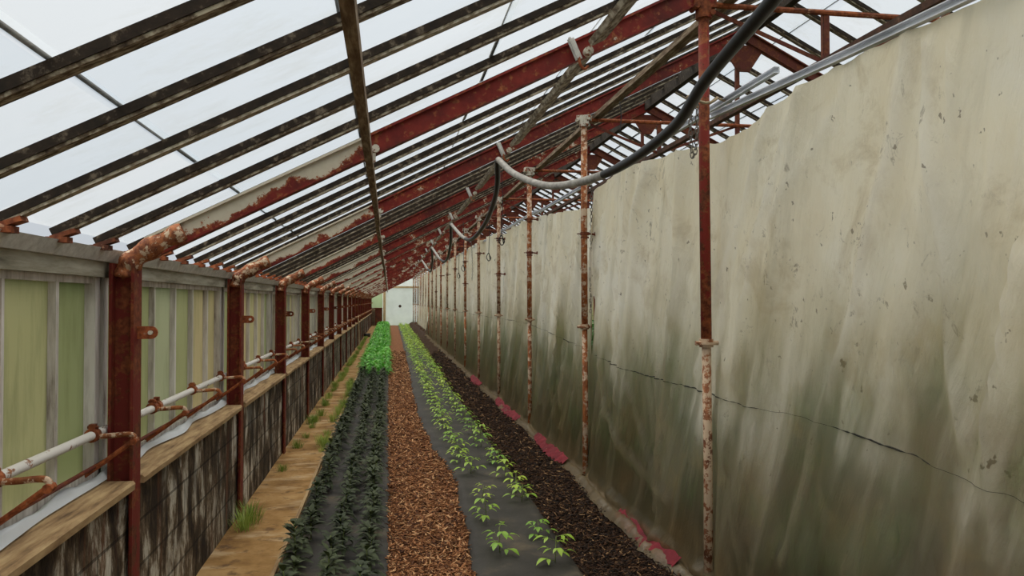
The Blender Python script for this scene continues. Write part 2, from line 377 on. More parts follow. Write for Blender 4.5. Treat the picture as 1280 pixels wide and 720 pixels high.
# ------------------------------------------------------------------ ground
g = MB(); g.box((-40, -30, -.25), (40, 90, -.06)); tag(g.build('ground', M['outgrass']), 'grass ground outside the glasshouse', 'ground', kind='structure')
def grid(xs, ys, zf, xf=None):
    m = MB(); nx, ny = len(xs), len(ys)
    vs = [((xf(x, y) if xf else x), y, zf(x, y)) for y in ys for x in xs]
    m.add(vs, [(j * nx + i, j * nx + i + 1, (j + 1) * nx + i + 1, (j + 1) * nx + i) for j in range(ny - 1) for i in range(nx - 1)])
    return m
ysg = list(np.arange(YB, 14, .12)) + list(np.arange(14, YE + .01, .5))
path = grid(np.linspace(-1.10, -.61, 8), ysg, lambda x, y: .008 * nz(x * 3, y * 3) + .004)
tag(path.build('floor', M['path'], smooth=True), 'worn ochre earth path beside the low block wall', 'path', kind='structure')
EDGE = [(0, .50), (4.3, .49), (5.6, .54), (7.1, .58), (7.9, .48), (10.3, .40), (13, .40), (16, .43), (24, .48), (41, .56), (50, .58)]
edge = lambda y: lerp_table(EDGE, y) + .012 * math.sin(y * 5.1) + .008 * math.sin(y * 13.7)
chipf = grid(np.linspace(-.03, .62, 12), ysg, lambda x, y: .012 + .012 * nz(x * 9, y * 9) - (.02 if x > .55 or x < 0 else 0))
tag(chipf.build('floor', M['chipbase'], smooth=True), 'red-brown wood chip walkway between the two planted beds', 'walkway', kind='structure')
def bank(x):
    t = min(max((x - 1.10) / .42, 0), 1); t = t * t * (3 - 2 * t); return .005 + .215 * t
mul = grid(list(np.linspace(1.05, 1.75, 22)) + [2.0, 2.6, 3.4, 4.5, 5.8, XFAR + .05], ysg, lambda x, y: bank(x) + .018 * nz(x * 7, y * 7) + .010 * nz(x * 25, y * 25))
tag(mul.build('floor', M['soil'], smooth=True), 'dark mulch bank sloping up to the plastic curtain', 'soil', kind='structure')

# weed-control fabric beds
def bed_left_z(x, y):
    e = min((x + .63) / .05, (.03 - x) / .05); e = min(max(e, 0), 1); return .004 + .028 * e + .006 * nz(x * 6, y * 2.5)
b = grid(np.linspace(-.64, .03, 20), ysg, bed_left_z, lambda x, y: x + (.008 * math.sin(y * 4) if x > 0 else 0))
tag(b.build('ground_cover_sheet', M['fabric'], smooth=True), 'dark weed-control fabric strip under the dense pepper plants beside the path', 'ground cover')
xs = np.linspace(0, 1, 26)
def bx(u, y): return edge(y) + u * (1.13 + .01 * math.sin(y * 2.3) - edge(y))
def bz(u, y):
    e = min(max(min(u / .06, (1 - u) / .06), 0), 1); w = max(0, 1 - u / .35)
    return .012 + .026 * e + .006 * nz(u * 5, y * 2) + .010 * w * nz(u * 16, y * 4.5, 3)
b = grid(xs, ysg, bz, bx)
tag(b.build('ground_cover_sheet', M['fabric'], smooth=True), 'grey weed-control fabric strip under two rows of seedlings', 'ground cover')
k = MB(); k.box((-.665, YB, .0), (-.642, YE, .035))
tag(k.build('trim_1', M['coping']), 'thin pale timber edging between path and planted fabric', 'edging', kind='structure')

# ------------------------------------------------------------------ left side: block wall, coping, side windows
w = MB(); w.box((-1.27, YB, -.1), (-1.10, YE, .80))
tag(w.build('wall_left', M['block']), 'low stained concrete block wall along the path', 'wall', kind='structure')
tr = MB(); tr.box((-1.30, YB, 1.70), (-1.19, YE, 1.765))
tag(tr.build('trim_2', M['lintel']), 'weathered pale timber eave plate over the side windows', 'eave plate', kind='structure')
tr = MB(); tr.add([(-1.30, YB, 1.7655), (-1.17, YB, 1.765), (-1.14, YB, 1.815), (-1.30, YB, 1.75), (-1.30, YE, 1.765), (-1.17, YE, 1.765), (-1.14, YE, 1.815), (-1.30, YE, 1.75)],
       [(0, 4, 5, 1), (1, 5, 6, 2), (2, 6, 7, 3), (3, 7, 4, 0), (0, 1, 2, 3), (7, 6, 5, 4)])
tag(tr.build('trim_3', M['greybracket']), 'pale metal flashing under the feet of the roof bars', 'flashing', kind='structure')
for n in range(-1, NF):
    a, c = Yn(n) + .06, Yn(n + 1) - .06
    if n == -1: a = -1.0
    c = min(c, YE)
    cb = MB(); segs = 9; dz = random.uniform(-.004, .004)
    for q in range(segs):       # one board with a slightly worn front edge
        ya, yb = a + (c - a) * q / segs, a + (c - a) * (q + 1) / segs
        xa = -1.058 + .006 * nz(ya * 4, n); xb = -1.058 + .006 * nz(yb * 4, n)
        cb.add([(-1.25, ya, .802), (xa, ya, .802), (xa + .003, ya, .83 + dz), (xa - .006, ya, .84 + dz), (-1.25, ya, .845 + dz),
                (-1.25, yb, .802), (xb, yb, .802), (xb + .003, yb, .83 + dz), (xb - .006, yb, .84 + dz), (-1.25, yb, .845 + dz)],
               [(0, 5, 6, 1), (1, 6, 7, 2), (2, 7, 8, 3), (3, 8, 9, 4), (4, 9, 5, 0)] + ([(0, 1, 2, 3, 4)] if q == 0 else []) + ([(9, 8, 7, 6, 5)] if q == segs - 1 else []))
    tag(cb.build('coping_board', M['coping']), 'ochre coping board on the block wall, %s board from the camera' % nth(n + 2), 'coping board', 'coping boards on the block wall')
    # glazing of this bay: whitewashed panes with six mullions
    gl = MB(); gy0 = Yn(n) - .0 if n >= 0 else -1.0; gy1 = min(Yn(n + 1), YE)
    ys = [gy0 + (gy1 - gy0) * q / (6 if n >= 0 else 11) for q in range(7 if n >= 0 else 12)]
    for ya, yb in zip(ys[:-1], ys[1:]):
        gl.box((-1.262, ya + .002, .85), (-1.257, yb - .002, 1.71))
    wo_ = tag(gl.build('window_%d' % (n + 2), M['sideglass']), 'green whitewashed side window in the %s bay from the camera' % nth(n + 2), 'window', kind='structure')
    fr = MB()
    for q, ya in enumerate(ys):
        ww = .030 if q in (0, 6) else .019 + .006 * ((q + n) % 2)
        if q in (0, len(ys) - 1):
            for sgn in (-1, 1):
                if (q == 0 and sgn == -1) or (q > 0 and sgn == 1): continue
                fr.box((-1.275, ya + sgn * .02 if q == 0 else ya - .075, .845), (-1.215, ya + .075 if q == 0 else ya - .02, 1.715))
        else:
            fr.box((-1.272, ya - ww / 2, .845), (-1.228, ya + ww / 2, 1.715))
    fr.box((-1.278, ys[0] + .02, .842), (-1.22, ys[-1] - .02, .89)); fr.box((-1.278, ys[0] + .02, 1.672), (-1.225, ys[-1] - .02, 1.712))
    fr.build('window_frame', M['mullion'], wo_)
# hedge and lawn outside, seen as green through the glass
hd = grid(np.linspace(0, 1, 14), np.arange(-8, 60, .6), lambda u, y: -.1 + math.sin(u * PI) * 1.25 + .25 * nz(u * 4, y * 1.3), lambda u, y: -4.2 + 1.5 * u + .3 * nz(u * 3, y))
tag(hd.build('hedge', M['outhedge'], smooth=True), 'green hedge outside beyond the side windows', 'hedge', kind='structure')

# ------------------------------------------------------------------ roof glass
LAPS = [XE - .03, -.70, -.14, .43, 1.0, 1.56, 2.12, 2.6, XR]
def roof_skin(mirror, name, label):
    m = MB()
    nb = int((YE - YB) / (BAY / 6)) + 1
    ybar0 = Y0 - BAY / 12 - BAY / 6 * math.ceil((Y0 - YB) / (BAY / 6))
    for j in range(nb + 1):
        ya, yb = ybar0 + j * BAY / 6, ybar0 + (j + 1) * BAY / 6
        ya, yb = max(ya, YB), min(yb, YE)
        if yb <= ya: continue
        for i in range(len(LAPS) - 1):
            x0, x1 = LAPS[i] , LAPS[i + 1] + (.03 if i < len(LAPS) - 2 else 0)
            jit = .012 * nz(j * 3.3, i * 7.1)
            x0 += jit if i else 0; 
            z0, z1 = zr(x0) + .012, zr(min(x1, XR)) + .002
            if mirror: x0, x1 = 2 * XR - x0, 2 * XR - x1
            m.add([(x0, ya, z0), (x1, ya, z1), (x1, yb, z1), (x0, yb, z0)], [(0, 1, 2, 3)])
            if i and random.random() < .8:     # grime packed in the lap
                w_ = random.choice([.008, .012, .02]); zz = -.004
                m.add([(x0, ya, z0 + zz), (x0 + (w_ if not mirror else -w_), ya, z0 + zz + w_ * SL), (x0 + (w_ if not mirror else -w_), yb, z0 + zz + w_ * SL), (x0, yb, z0 + zz)], [(0, 1, 2, 3)], 1)
    return tag(m.build(name, [M['roofglass'], M['lap']]), label, 'roof', kind='structure')
roof_skin(False, 'ceiling', 'grimy overlapping glass panes of the roof slope over the path and beds')
roof_skin(True, 'ceiling', 'glass panes of the far roof slope beyond the plastic curtain')

# glazing bars: near slope
def bar_proto(mirror):
    m = MB()
    sx = (lambda x: 2 * XR - x) if mirror else (lambda x: x)
    x0, x1 = XE - .02, XR
    p0 = Vector((sx(x0), 0, zr(x0, -.014))); p1 = Vector((sx(x1), 0, zr(x1, -.014)))
    m.bar(p0, p1, .044, .026, (0, 0, 1), 0, None)
    # underside strip
    q0 = Vector((sx(x0), 0, zr(x0, -.033))); q1 = Vector((sx(x1), 0, zr(x1, -.033)))
    m.bar(q0, q1, .036, .011, (0, 0, 1), 1)
    return m
def place_bars(mirror, group, kind_label, n_first):
    protos = {}
    for n in range(n_first, NF):
        for j in range(6):
            y = Yn(n) + BAY / 12 + j * BAY / 6
            if y > YE - .1 or y < 1.1: continue
            key = random.choice([0, 0, 1])
            if key not in protos:
                o = bar_proto(mirror).build('glazing_bar', [M['bar_side'], M['bar_pale' if key else 'bar_under']])
                sh = MB(); sx = -1 if mirror else 1; ex = (2 * XR - XE) if mirror else XE
                sh.box((ex - .035, -.026, zr(XE) - .060), (ex + .035, .026, zr(XE) - .040)); sh.bar((ex - .02 * sx, 0, zr(XE, -.045)), (ex + .06 * sx, 0, zr(XE + .06, -.047)), .05, .016)
                s_ = sh.build('bar_shoe', M['rust'], o); protos[key] = o; first = True
            else:
                o = copy_tree(protos[key]); first = False
            o.location = (0, y, 0)
            tag(o, kind_label % (nth(j + 1), nth(n + 2)), 'glazing bar', group)
place_bars(False, 'glazing bars of the roof slope over the beds', 'mould-dark timber glazing bar, %s in the %s roof bay from the camera', -1)
place_bars(True, 'glazing bars of the far roof slope', 'brown timber bar on the slope beyond the curtain, %s in the %s bay', 0)

# purlins
def purlin(x, off, w_, h_, mat, label, gap=0.0, name='roof_purlin'):
    root = empty(name, (x, 0, zr(x, off)))
    m = MB()
    y = Y0 - 2 * BAY
    while y < YE - .1:
        y2 = min(y + BAY - gap, YE); dx = random.uniform(-.006, .006); dz = random.uniform(-.006, .006)
        m.bar((dx, y + gap, dz), (dx * .5, y2, dz * .5), w_, h_, (-SL if gap else 0, 0, 1)); y = y2 + gap
    m.build('timber', mat, root)
    return tag(root, label, 'purlin')
purlin(-.085, -.215, .030, .045, M['purlin'], 'brown timber purlin slung under the rafters above the chip walkway')
purlin(.965, -.105, .075, .030, M['purlin_pale'], 'flaking pale timber purlin fitted between the rafters beside the hose hooks', gap=.05)
purlin(1.64, -.20, .060, .035, M['purlin'], 'rough dark purlin running just beyond the pole tops')
purlin(XR, -.08, .06, .12, M['bar_side'], 'dark ridge board at the peak of the roof')
purlin(4.2, -.10, .04, .05, M['darkrust'], 'rusty purlin high on the far roof slope')
purlin(5.6, -.10, .04, .05, M['darkrust'], 'rusty purlin low on the far roof slope')
# rusty angle iron and the aluminium rail
m = MB(); 
for q in range(21): m.bar((0, -1 + q * 2.39, 0), (0, min(-1 + (q + 1) * 2.39, YE), 0), .035, .008).bar((-.017, -1 + q * 2.39, .014), (-.017, min(-1 + (q + 1) * 2.39, YE), .014), .006, .032)
o = m.build('angle_iron', M['brownsteel'], loc=(2.17, 0, 2.79)); tag(o, 'dark rusty angle iron running behind the aluminium rail, hung from the ties', 'angle iron')
def rail(pts, name, label, w_=.045, h_=.024):
    m = MB()
    for a, c in zip(pts[:-1], pts[1:]):
        a = Vector(a); c = Vector(c)
        m.bar(a, c, .005, h_); m.bar(a + Vector((-.010, 0, h_ / 2)), c + Vector((-.010, 0, h_ / 2)), .024, .004); m.bar(a + Vector((-.010, 0, -h_ / 2)), c + Vector((-.010, 0, -h_ / 2)), .024, .004)
    return tag(m.build(name, M['alu']), label, 'rail')
rail([(1.60, -1, 2.42), (1.60, 1.85, 2.445), (1.60, 2.45, 2.47), (1.60, 3.60, 2.525)], 'aluminium_rail', 'silvery aluminium rail carrying the curtain this side of the tallest pole', h_=.024)
rail([(1.64, 3.0, 2.585), (1.63, 3.7, 2.575), (1.62, 6.0, 2.56), (1.62, 8.3, 2.57)], 'aluminium_rail', 'silvery rail between the first and third poles', h_=.024)
rail([(1.62, 8.25, 2.59), (1.62, 13, 2.62), (1.62, 20, 2.68), (1.62, 34, 2.72), (1.62, YE - .1, 2.72)], 'aluminium_rail', 'dull rail running beyond the third pole towards the end wall')

# ------------------------------------------------------------------ steel frames: post + rafters + tie
def make_frame():
    root = empty('steel_frame', (0, 0, 0))
    p = MB(); p.ibeam((-1.12, 0, -.02), (-1.12, 0, 1.76), (1, 0, 0), .105, .10, .012, .012)
    post = p.build('post', M['post'], root)
    lg = MB(); lg.box((-1.075, -.006, 1.435), (-1.015, .006, 1.490)); 
    lg.tube([(-1.015, -.006, 1.4625), (-1.015, .006, 1.4625)], .0275, 14); lug = lg.build('lug', M['rust'], post)
    bl = MB(); bl.tube([(-1.015, -.016, 1.4625), (-1.015, .016, 1.4625)], .010, 8); bl = bl.build('bolt', M['peel'], post)
    e_ = MB(); pts = catmull([(-1.12, 0, 1.70), (-1.112, 0, 1.745), (-1.07, 0, 1.795), (-.97, 0, 1.855), (-.88, 0, 1.900)], 5)
    e_.tube(pts, .05, 12, rs=[.046 + .006 * math.sin(i * 1.1) for i in range(len(pts))]); e_.build('elbow', M['elbow'], root, smooth=True)
    off = -.10
    r = MB(); r.ibeam((-1.02, 0, zr(-1.02, off)), (XR, 0, zr(XR, off)), UPN, .045, .095, .010, .010); raf = r.build('rafter', M['rafter'], root)
    UPM = Vector((SL, 0, 1))
    r = MB(); r.ibeam((XFAR - .1, 0, zr(XFAR - .1, off)), (XR, 0, zr(XR, off)), UPM, .045, .095, .010, .010); r.build('rafter', M['darkrust'], root)
    r = MB(); r.ibeam((XFAR - .03, 0, -.02), (XFAR - .03, 0, 1.76), (1, 0, 0), .105, .10, .012, .012); r.build('post', M['post'], root)
    t = MB(); t.tube([(1.53, 0, 3.05), (2 * XR - 1.53, 0, 3.05)], .015, 8); t.build('tie_rod', M['rust'], root)
    for x, z0, z1 in ((2.17, 2.79, 3.06), (2.85, 2.90, zr(2.85, -.14)), (3.6, 2.80, 3.06)):
        h = MB(); h.bar((x, 0, z0), (x, 0, z1), .03, .008, (0, 1, 0)); h.bar((x - .012, .012, z0), (x - .012, .012, z1), .006, .03, (0, 1, 0)); h.build('hanger', M['darkrust'], root)
    br = MB()
    br.bar((1.53, .012, 3.04), (2.17, .012, 2.80), .02, .006, (0, 1, 0)).bar((2.17, .012, 2.80), (2.85, .012, 3.05), .02, .006, (0, 1, 0))
    br.build('brace', M['darkrust'], root)
    gs = MB(); gs.add([(2.70, -.008, 3.72), (3.10, -.008, 3.72), (2.95, -.008, 3.50), (2.85, -.008, 3.50), (2.70, .008, 3.72), (3.10, .008, 3.72), (2.95, .008, 3.50), (2.85, .008, 3.50)],
           [(0, 3, 2, 1), (4, 5, 6, 7), (0, 1, 5, 4), (1, 2, 6, 5), (2, 3, 7, 6), (3, 0, 4, 7)]); gs.build('gusset', M['darkrust'], root)
    # clip that carries the timber purlin
    c = MB(); c.box((-.105, -.028, 2.225), (-.060, -.020, 2.30)); c.tube([(-.06, -.045, 2.285), (-.06, .0, 2.285)], .018, 10); c.build('purlin_clip', M['peel'], raf)
    return root
fr0 = make_frame()
for n in range(NF):
    o = fr0 if n == 0 else copy_tree(fr0)
    o.location = (0, Yn(n), 0)
    tag(o, 'rusty red steel post and rafter frame, %s from the camera along the wall' % nth(n + 1), 'steel frame', 'steel frames of the glasshouse')

# hose hooks on the rafters
def make_hook():
    root = empty('hose_hook', (0, 0, 0))
    m = MB(); m.bar((-.030, -.034, .048), (.012, -.034, -.048), .034, .008, (0, -1, 0)); m.bar((-.038, -.044, .050), (.004, -.044, -.046), .010, .012, (0, -1, 0)); m.build('plate', M['greybracket'], root)
    m = MB(); m.tube([(.055, -.06, -.01), (.055, -.02, -.01)], .022, 12); m.tube([(.055, -.07, -.01), (.055, -.01, -.01)], .008, 8); m.build('roller', M['peel'], root)
    m = MB(); m.tube(catmull([(.01, -.04, -.04), (.015, -.045, -.075), (.035, -.045, -.095), (.055, -.045, -.08)], 4), .007, 7); m.build('hook', M['rust'], root)
    return root
hk0 = make_hook()
for n in range(12):
    o = hk0 if n == 0 else copy_tree(hk0)
    o.location = (.87, Yn(n), zr(.87, -.10))
    tag(o, 'pale hose hook bolted to the %s steel rafter from the camera' % nth(n + 1), 'hook', 'hose hooks on the rafters')

# ------------------------------------------------------------------ support poles by the curtain
def make_pole(lowmat, topmat, cl=0):
    root = empty('support_pole', (0, 0, 0))
    m = MB(); m.tube([(0, 0, .08), (.004, 0, .8), (0, 0, 1.41)], .022, 12); m.build('lower_tube', lowmat, root, smooth=True)
    m = MB(); m.tube([(0, 0, 1.39), (-.003, 0, 2.2), (0, 0, 3.03)], .026, 12); m.build('upper_tube', topmat, root, smooth=True)
    m = MB(); m.tube([(0, 0, 1.375), (0, 0, 1.415)], .034, 14); m.tube([(-.058, -.005, 1.395), (.058, -.005, 1.395)], .011, 8); m.tube([(0, 0, 1.388), (0, 0, 1.400)], .047, 14)
    m.build('coupling', M['pole_tan'], root)
    m = MB(); m.tube([(0, 0, 2.98), (0, 0, 3.06)], .040, 12); m.box((-.055, -.03, 3.03), (.055, .03, 3.07)); m.tube([(-.05, -.045, 3.03), (-.05, .03, 3.03)], .014, 8); m.tube([(.03, -.045, 3.0), (.03, .03, 3.0)], .014, 8)
    m.build('head_fitting', M['peel'] if cl else M['pole_red'], root)
    return root
pp = {}
for n in range(NF):
    key = 'a' if n == 0 else ('b' if n in (1, 2, 5, 8, 11, 14, 17) else 'c')
    if key not in pp:
        pp[key] = o = make_pole(*{'a': (M['pole_tan'], M['pole_red'], 0), 'b': (M['pole_orange'], M['pole_orange'], 1), 'c': (M['pole_tan'], M['pole_tan'], 1)}[key])
    else: o = copy_tree(pp[key])
    o.location = (1.53, Yn(n) + (-.05 if n else 0), 0); o.rotation_euler = (0, random.uniform(-.003, .003) if n else -.004, random.uniform(-.5, .5) if n else 0)
    tag(o, 'slim rusty %s support pole against the curtain, %s from the camera' % ({'a': 'red and tan', 'b': 'orange', 'c': 'tan'}[key], nth(n + 1)), 'pole', 'support poles along the curtain')
# clamps with a set screw on some poles
cl0 = None
for n, z in ((1, 2.13), (2, 2.13), (2, 2.50), (3, 1.98), (3, 2.48), (4, 2.42), (5, 1.95), (5, 2.40), (6, 2.35), (7, 2.3), (8, 2.35), (9, 1.9), (10, 2.3)):
    if cl0 is None:
        m = MB(); m.tube([(0, 0, -.012), (0, 0, .012)], .036, 14); m.tube([(0, 0, -.035), (0, 0, -.022)], .033, 14); m.tube([(-.06, -.01, 0), (.03, -.01, 0)], .005, 6)
        m.tube([(.03, -.01, 0), (.085, -.015, -.008)], .008, 7); m.box((.078, -.022, -.020), (.10, -.006, .012)); cl0 = o = m.build('pole_clamp', M['darkrust'])
    else: o = cl0.copy(); COL.objects.link(o)
    o.location = (1.53, Yn(n) - .05, z); o.rotation_euler = (0, 0, -.3)
    tag(o, 'rusty ring clamp %s on the %s support pole' % ('high' if z > 2.28 else 'halfway up', nth(n + 1)), 'clamp', 'ring clamps on the support poles')

# chains and rope
def chain(name, pts, label, L=.030, r=.0028, w_=.009):
    P = catmull(pts, 30); m = MB(); acc = 0; k = 0; last = P[0]
    seg = [P[0]]
    for a, c in zip(P[:-1], P[1:]):
        acc += (c - a).length
        if acc >= L * .80: seg.append(c); acc = 0
    for i in range(len(seg) - 1):
        c = (seg[i] + seg[i + 1]) / 2; d = (seg[i + 1] - seg[i]).normalized()
        a = Vector((1, 0, 0)) if i % 2 else Vector((0, 1, 0)); s_ = (a - d * a.dot(d)).normalized()
        pts_ = [c + d * (L / 2 - w_) * (1 if math.cos(t) > 0 else -1) + d * w_ * math.cos(t) + s_ * w_ * math.sin(t) for t in [2 * PI * q / 10 + .01 for q in range(10)]]
        m.tube(pts_, r, 5, closed=True)
    return tag(m.build(name, M['chain'], smooth=True), label, 'chain')
yp = Yn(0)
chain('hanging_chain', [(1.44, yp - .03, 2.56), (1.435, yp - .03, 2.42), (1.445, yp - .03, 2.29), (1.465, yp - .03, 2.36), (1.47, yp - .03, 2.56)], 'short looped steel chain hanging beside the tall red pole')
chain('hanging_chain', [(1.585, Yn(1) - .06, 2.52), (1.58, Yn(1) - .06, 2.1), (1.575, Yn(1) - .06, 1.50)], 'long thin chain hanging down by the second pole')
chain('hanging_chain', [(1.40, Yn(4) - .06, 2.60), (1.42, Yn(4) - .06, 2.2), (1.41, Yn(4) - .06, 1.95)], 'dark chain hanging near the fifth pole')
m = MB(); pts = [(1.53 + .075 * math.cos(t) - .02, yp + .045 * math.sin(t), 2.575 + .02 * math.cos(t * 2)) for t in np.linspace(0, 2 * PI, 20)[:-1]]
m.tube(pts, .007, 6, closed=True); m.tube(catmull([(1.60, yp, 2.59), (1.64, yp, 2.57), (1.62, yp - .02, 2.52)], 5), .006, 6)
tag(m.build('rope_loop', M['rope'], smooth=True), 'frayed rope loop tied round the tall red pole', 'rope')
# dangling wires from the rafters and tied-up strings
for i, (x, y, z0, z1) in enumerate([(1.20, 8.1, 3.02, 2.30), (1.36, 10.4, 2.9, 2.25), (1.25, 12.9, 2.95, 2.2), (1.38, 15.2, 2.9, 2.15), (1.62, 5.2, 3.02, 2.8)]):
    m = MB(); m.tube(catmull([(x, y, z0), (x + .01, y, (z0 + z1) / 2), (x, y, z1)], 6), .004, 5)
    if i < 4: m.tube(catmull([(x, y, z1), (x + .03, y, z1 - .06), (x, y, z1 - .10), (x - .03, y, z1 - .05), (x, y, z1 + .01), (x + .02, y, z1 - .08)], 6), .006, 6)
    tag(m.build('dangling_wire', M['hose'], smooth=True), 'thin black wire dangling from the roof, %s from the camera' % nth([2, 3, 4, 5, 1][i]), 'wire', 'wires dangling from the roof')

# ------------------------------------------------------------------ irrigation hoses looping between the hooks
def hose(pts, r, mats, split, label):
    P = catmull(pts, 14); m = MB(); b0 = len(P)
    m.tube(P, r, 14)
    n = 14; m.mi = [1 if (i // n) > split * b0 and mats[1] else 0 for i in range(len(m.f))]
    return tag(m.build('irrigation_hose', [mats[0], mats[1] or mats[0]], smooth=True), label, 'hose')
hx, hz = .86, lambda y: zr(.86, -.17)
hose([(1.10, .9, 2.78), (1.13, 1.6, 2.62), (1.145, 2.13, 2.51), (1.16, 2.635, 2.425), (1.20, 3.135, 2.335), (1.165, 3.95, 2.29), (1.02, 4.686, 2.325), (.90, 5.35, 2.50), (.84, 5.85, 2.70)], .024, (M['hose'], M['hose_grey']), .62, 'thick black irrigation hose sagging in front of the tall red pole')
y1, y2 = Yn(1), Yn(3)
hose([(.84, y1, 2.70), (.90, y1 + .5, 2.52), (.95, y1 + 1.6, 2.38), (.97, y1 + 3.0, 2.33), (.95, y1 + 3.9, 2.42), (.86, y2, 2.68)], .022, (M['hose'], M['hose_grey']), .74, 'black and grey hose sagging between the second and fourth rafters')
y1, y2 = Yn(3), Yn(5)
hose([(.86, y1, 2.68), (.92, y1 + .8, 2.46), (.97, y1 + 2.2, 2.30), (.97, y1 + 3.6, 2.36), (.86, y2, 2.68)], .022, (M['hose'], M['hose_grey']), .74, 'hose sagging between the fourth and sixth rafters')
y1, y2 = Yn(5), Yn(7)
hose([(.86, y1, 2.68), (.92, y1 + .9, 2.44), (.97, y1 + 2.4, 2.30), (.97, y1 + 3.6, 2.38), (.86, y2, 2.68)], .022, (M['hose'], M['hose_grey']), .74, 'hose sagging between the sixth and eighth rafters')

# ------------------------------------------------------------------ vent pipe with levers along the side windows
m = MB(); m.tube([(-1.195, y, 1.05 + .003 * math.sin(y)) for y in np.arange(-.6, YE - .3, 1.2)], .0185, 14)
tag(m.build('vent_pipe', M['white_pipe'], smooth=True), 'long white flaking pipe running behind the rusty wall posts', 'pipe')
m = MB(); m.tube([(-1.185, y, .925 + .006 * math.sin(y * 1.7)) for y in np.arange(-.6, YE - .3, .8)], .009, 8)
tag(m.build('vent_rod', M['darkrust'], smooth=True), 'thin rusted rod below the white pipe', 'rod')
def lever_proto(double):
    root = empty('vent_lever', (0, 0, 0))
    m = MB(); m.tube([(0, -.02, 0), (0, .02, 0)], .029, 12); m.box((-.012, -.014, .018), (.012, .014, .045)); m.tube([(-.02, 0, .032), (.02, 0, .032)], .007, 7)
    m.build('clamp', M['rust'], root)
    if double:
        m = MB(); m.tube([(0, .05, 0), (0, .09, 0)], .029, 12); m.box((-.012, .056, .016), (.012, .084, .048)); m.build('clamp', M['rust'], root)
    m = MB(); m.tube(catmull([(.01, 0, -.006), (.07, .0, -.004), (.135, 0, .0), (.158, 0, -.010), (.160, 0, -.035)], 5), .011, 9); m.build('arm', M['pole_orange'], root, smooth=True)
    m = MB(); m.tube([(.160, -.004, -.025), (.06, -.004, -.10), (-.03, -.004, -.165)], .010, 8); m.tube([(.160, -.02, -.028), (.160, .02, -.028)], .015, 8); m.build('link', M['rust'], root)
    return root
lv = {}; i = 0; y = 2.56
while y < YE - 1:
    key = (i % 3 == 2)
    if key not in lv: lv[key] = o = lever_proto(key)
    else: o = copy_tree(lv[key])
    o.location = (-1.195, y, 1.05)
    tag(o, 'rusty window lever clamped on the white pipe, %s from the camera' % nth(i + 1), 'lever', 'window levers on the white pipe')
    i += 1; y += BAY / 3
# crumpled plastic strip on the coping
m = grid(np.linspace(0, 1, 7), np.arange(-1, 24, .05), lambda u, y: .850 + .028 * math.sin(u * PI) * (1 + 1.0 * nz(u * 3, y * 5.5)) , lambda u, y: -1.215 + (.045 + .04 * nz(y * 2.3, 9)) * u + .022 * nz(y * 1.7, 5))
tag(m.build('plastic_strip', M['strip_film'], smooth=True), 'crumpled bluish plastic strip lying along the coping', 'plastic strip')
# leaning plank
m = MB(); m.bar((-1.00, 27.0, .0), (-1.035, 26.6, 1.05), .17, .03, (1, 0, 0))
tag(m.build('leaning_plank', M['plank']), 'pale plank leaning on the block wall far down the path', 'plank')
m = MB()
for q in range(3): m.tube([(-.98 + .05 * q, 34 + .1 * q, .0), (-.98 + .05 * q, 34 + .1 * q, .16)], .09 - .01 * q, 12, rs=[.07, .09])
tag(m.build('bucket', M['hose'], smooth=True), 'dark bucket on the path near the end wall', 'bucket')

# ------------------------------------------------------------------ plastic curtain
TOPA = [(-1, 2.40), (1.9, 2.43), (2.5, 2.445), (2.77, 2.42), (3.02, 2.40), (3.25, 2.37), (3.6, 2.39), (3.85, 2.42), (4.2, 2.44), (4.87, 2.49), (5.53, 2.50), (5.75, 2.47), (5.86, 2.36)]
TOPB = [(5.8, 2.30), (6.0, 2.36), (6.2, 2.375), (7.03, 2.44), (8.13, 2.525), (9.4, 2.56), (10.2, 2.60), (10.6, 2.54), (11.2, 2.60), (13.2, 2.66), (17.3, 2.68), (26, 2.70), (33, 2.70)]
CREASES = [[(2.449, 2.409), (2.77, 2.061), (3.175, 1.764), (3.465, 1.507)], [(2.116, 2.409), (2.277, 1.933), (2.389, 1.644), (2.668, 1.103), (2.849, 0.56)],
    [(1.813, 2.371), (1.826, 2.026), (1.842, 1.7), (1.961, 1.315), (2.066, 0.822)], [(3.023, 2.374), (3.172, 2.05), (3.461, 1.894)],
    [(2.709, 2.393), (2.86, 2.172), (3.1, 1.866), (3.259, 1.221)], [(3.502, 2.251), (3.249, 2.133), (2.86, 2.205)], [(1.703, 1.755), (1.752, 1.55), (1.819, 0.904)],
    [(1.947, 2.328), (1.983, 2.011), (1.974, 1.498)], [(5.431, 2.05), (4.877, 1.046), (4.286, 0.547)], [(4.404, 2.407), (4.871, 1.845), (5.053, 0.917)],
    [(3.905, 2.364), (4.026, 1.716), (4.721, 0.241)], [(6.1, .9), (7.0, .62), (8.0, .55)], [(5.5, .85), (4.9, .62), (4.0, .5)], [(6.6, 2.4), (6.9, 2.0), (7.6, 1.9), (8.0, 2.3)]]
_rc = np.random.RandomState(3)
for _ in range(46):
    ya = _rc.uniform(1.5, 30) if _ % 2 else _rc.uniform(1.5, 9); za = _rc.uniform(1.3, 2.5); l = _rc.uniform(.4, 1.6); a = _rc.normal(0, .45)
    CREASES.append([(ya, za), (ya + l * math.sin(a) * .5 + .03, za - l * .5), (ya + l * math.sin(a), za - l)])
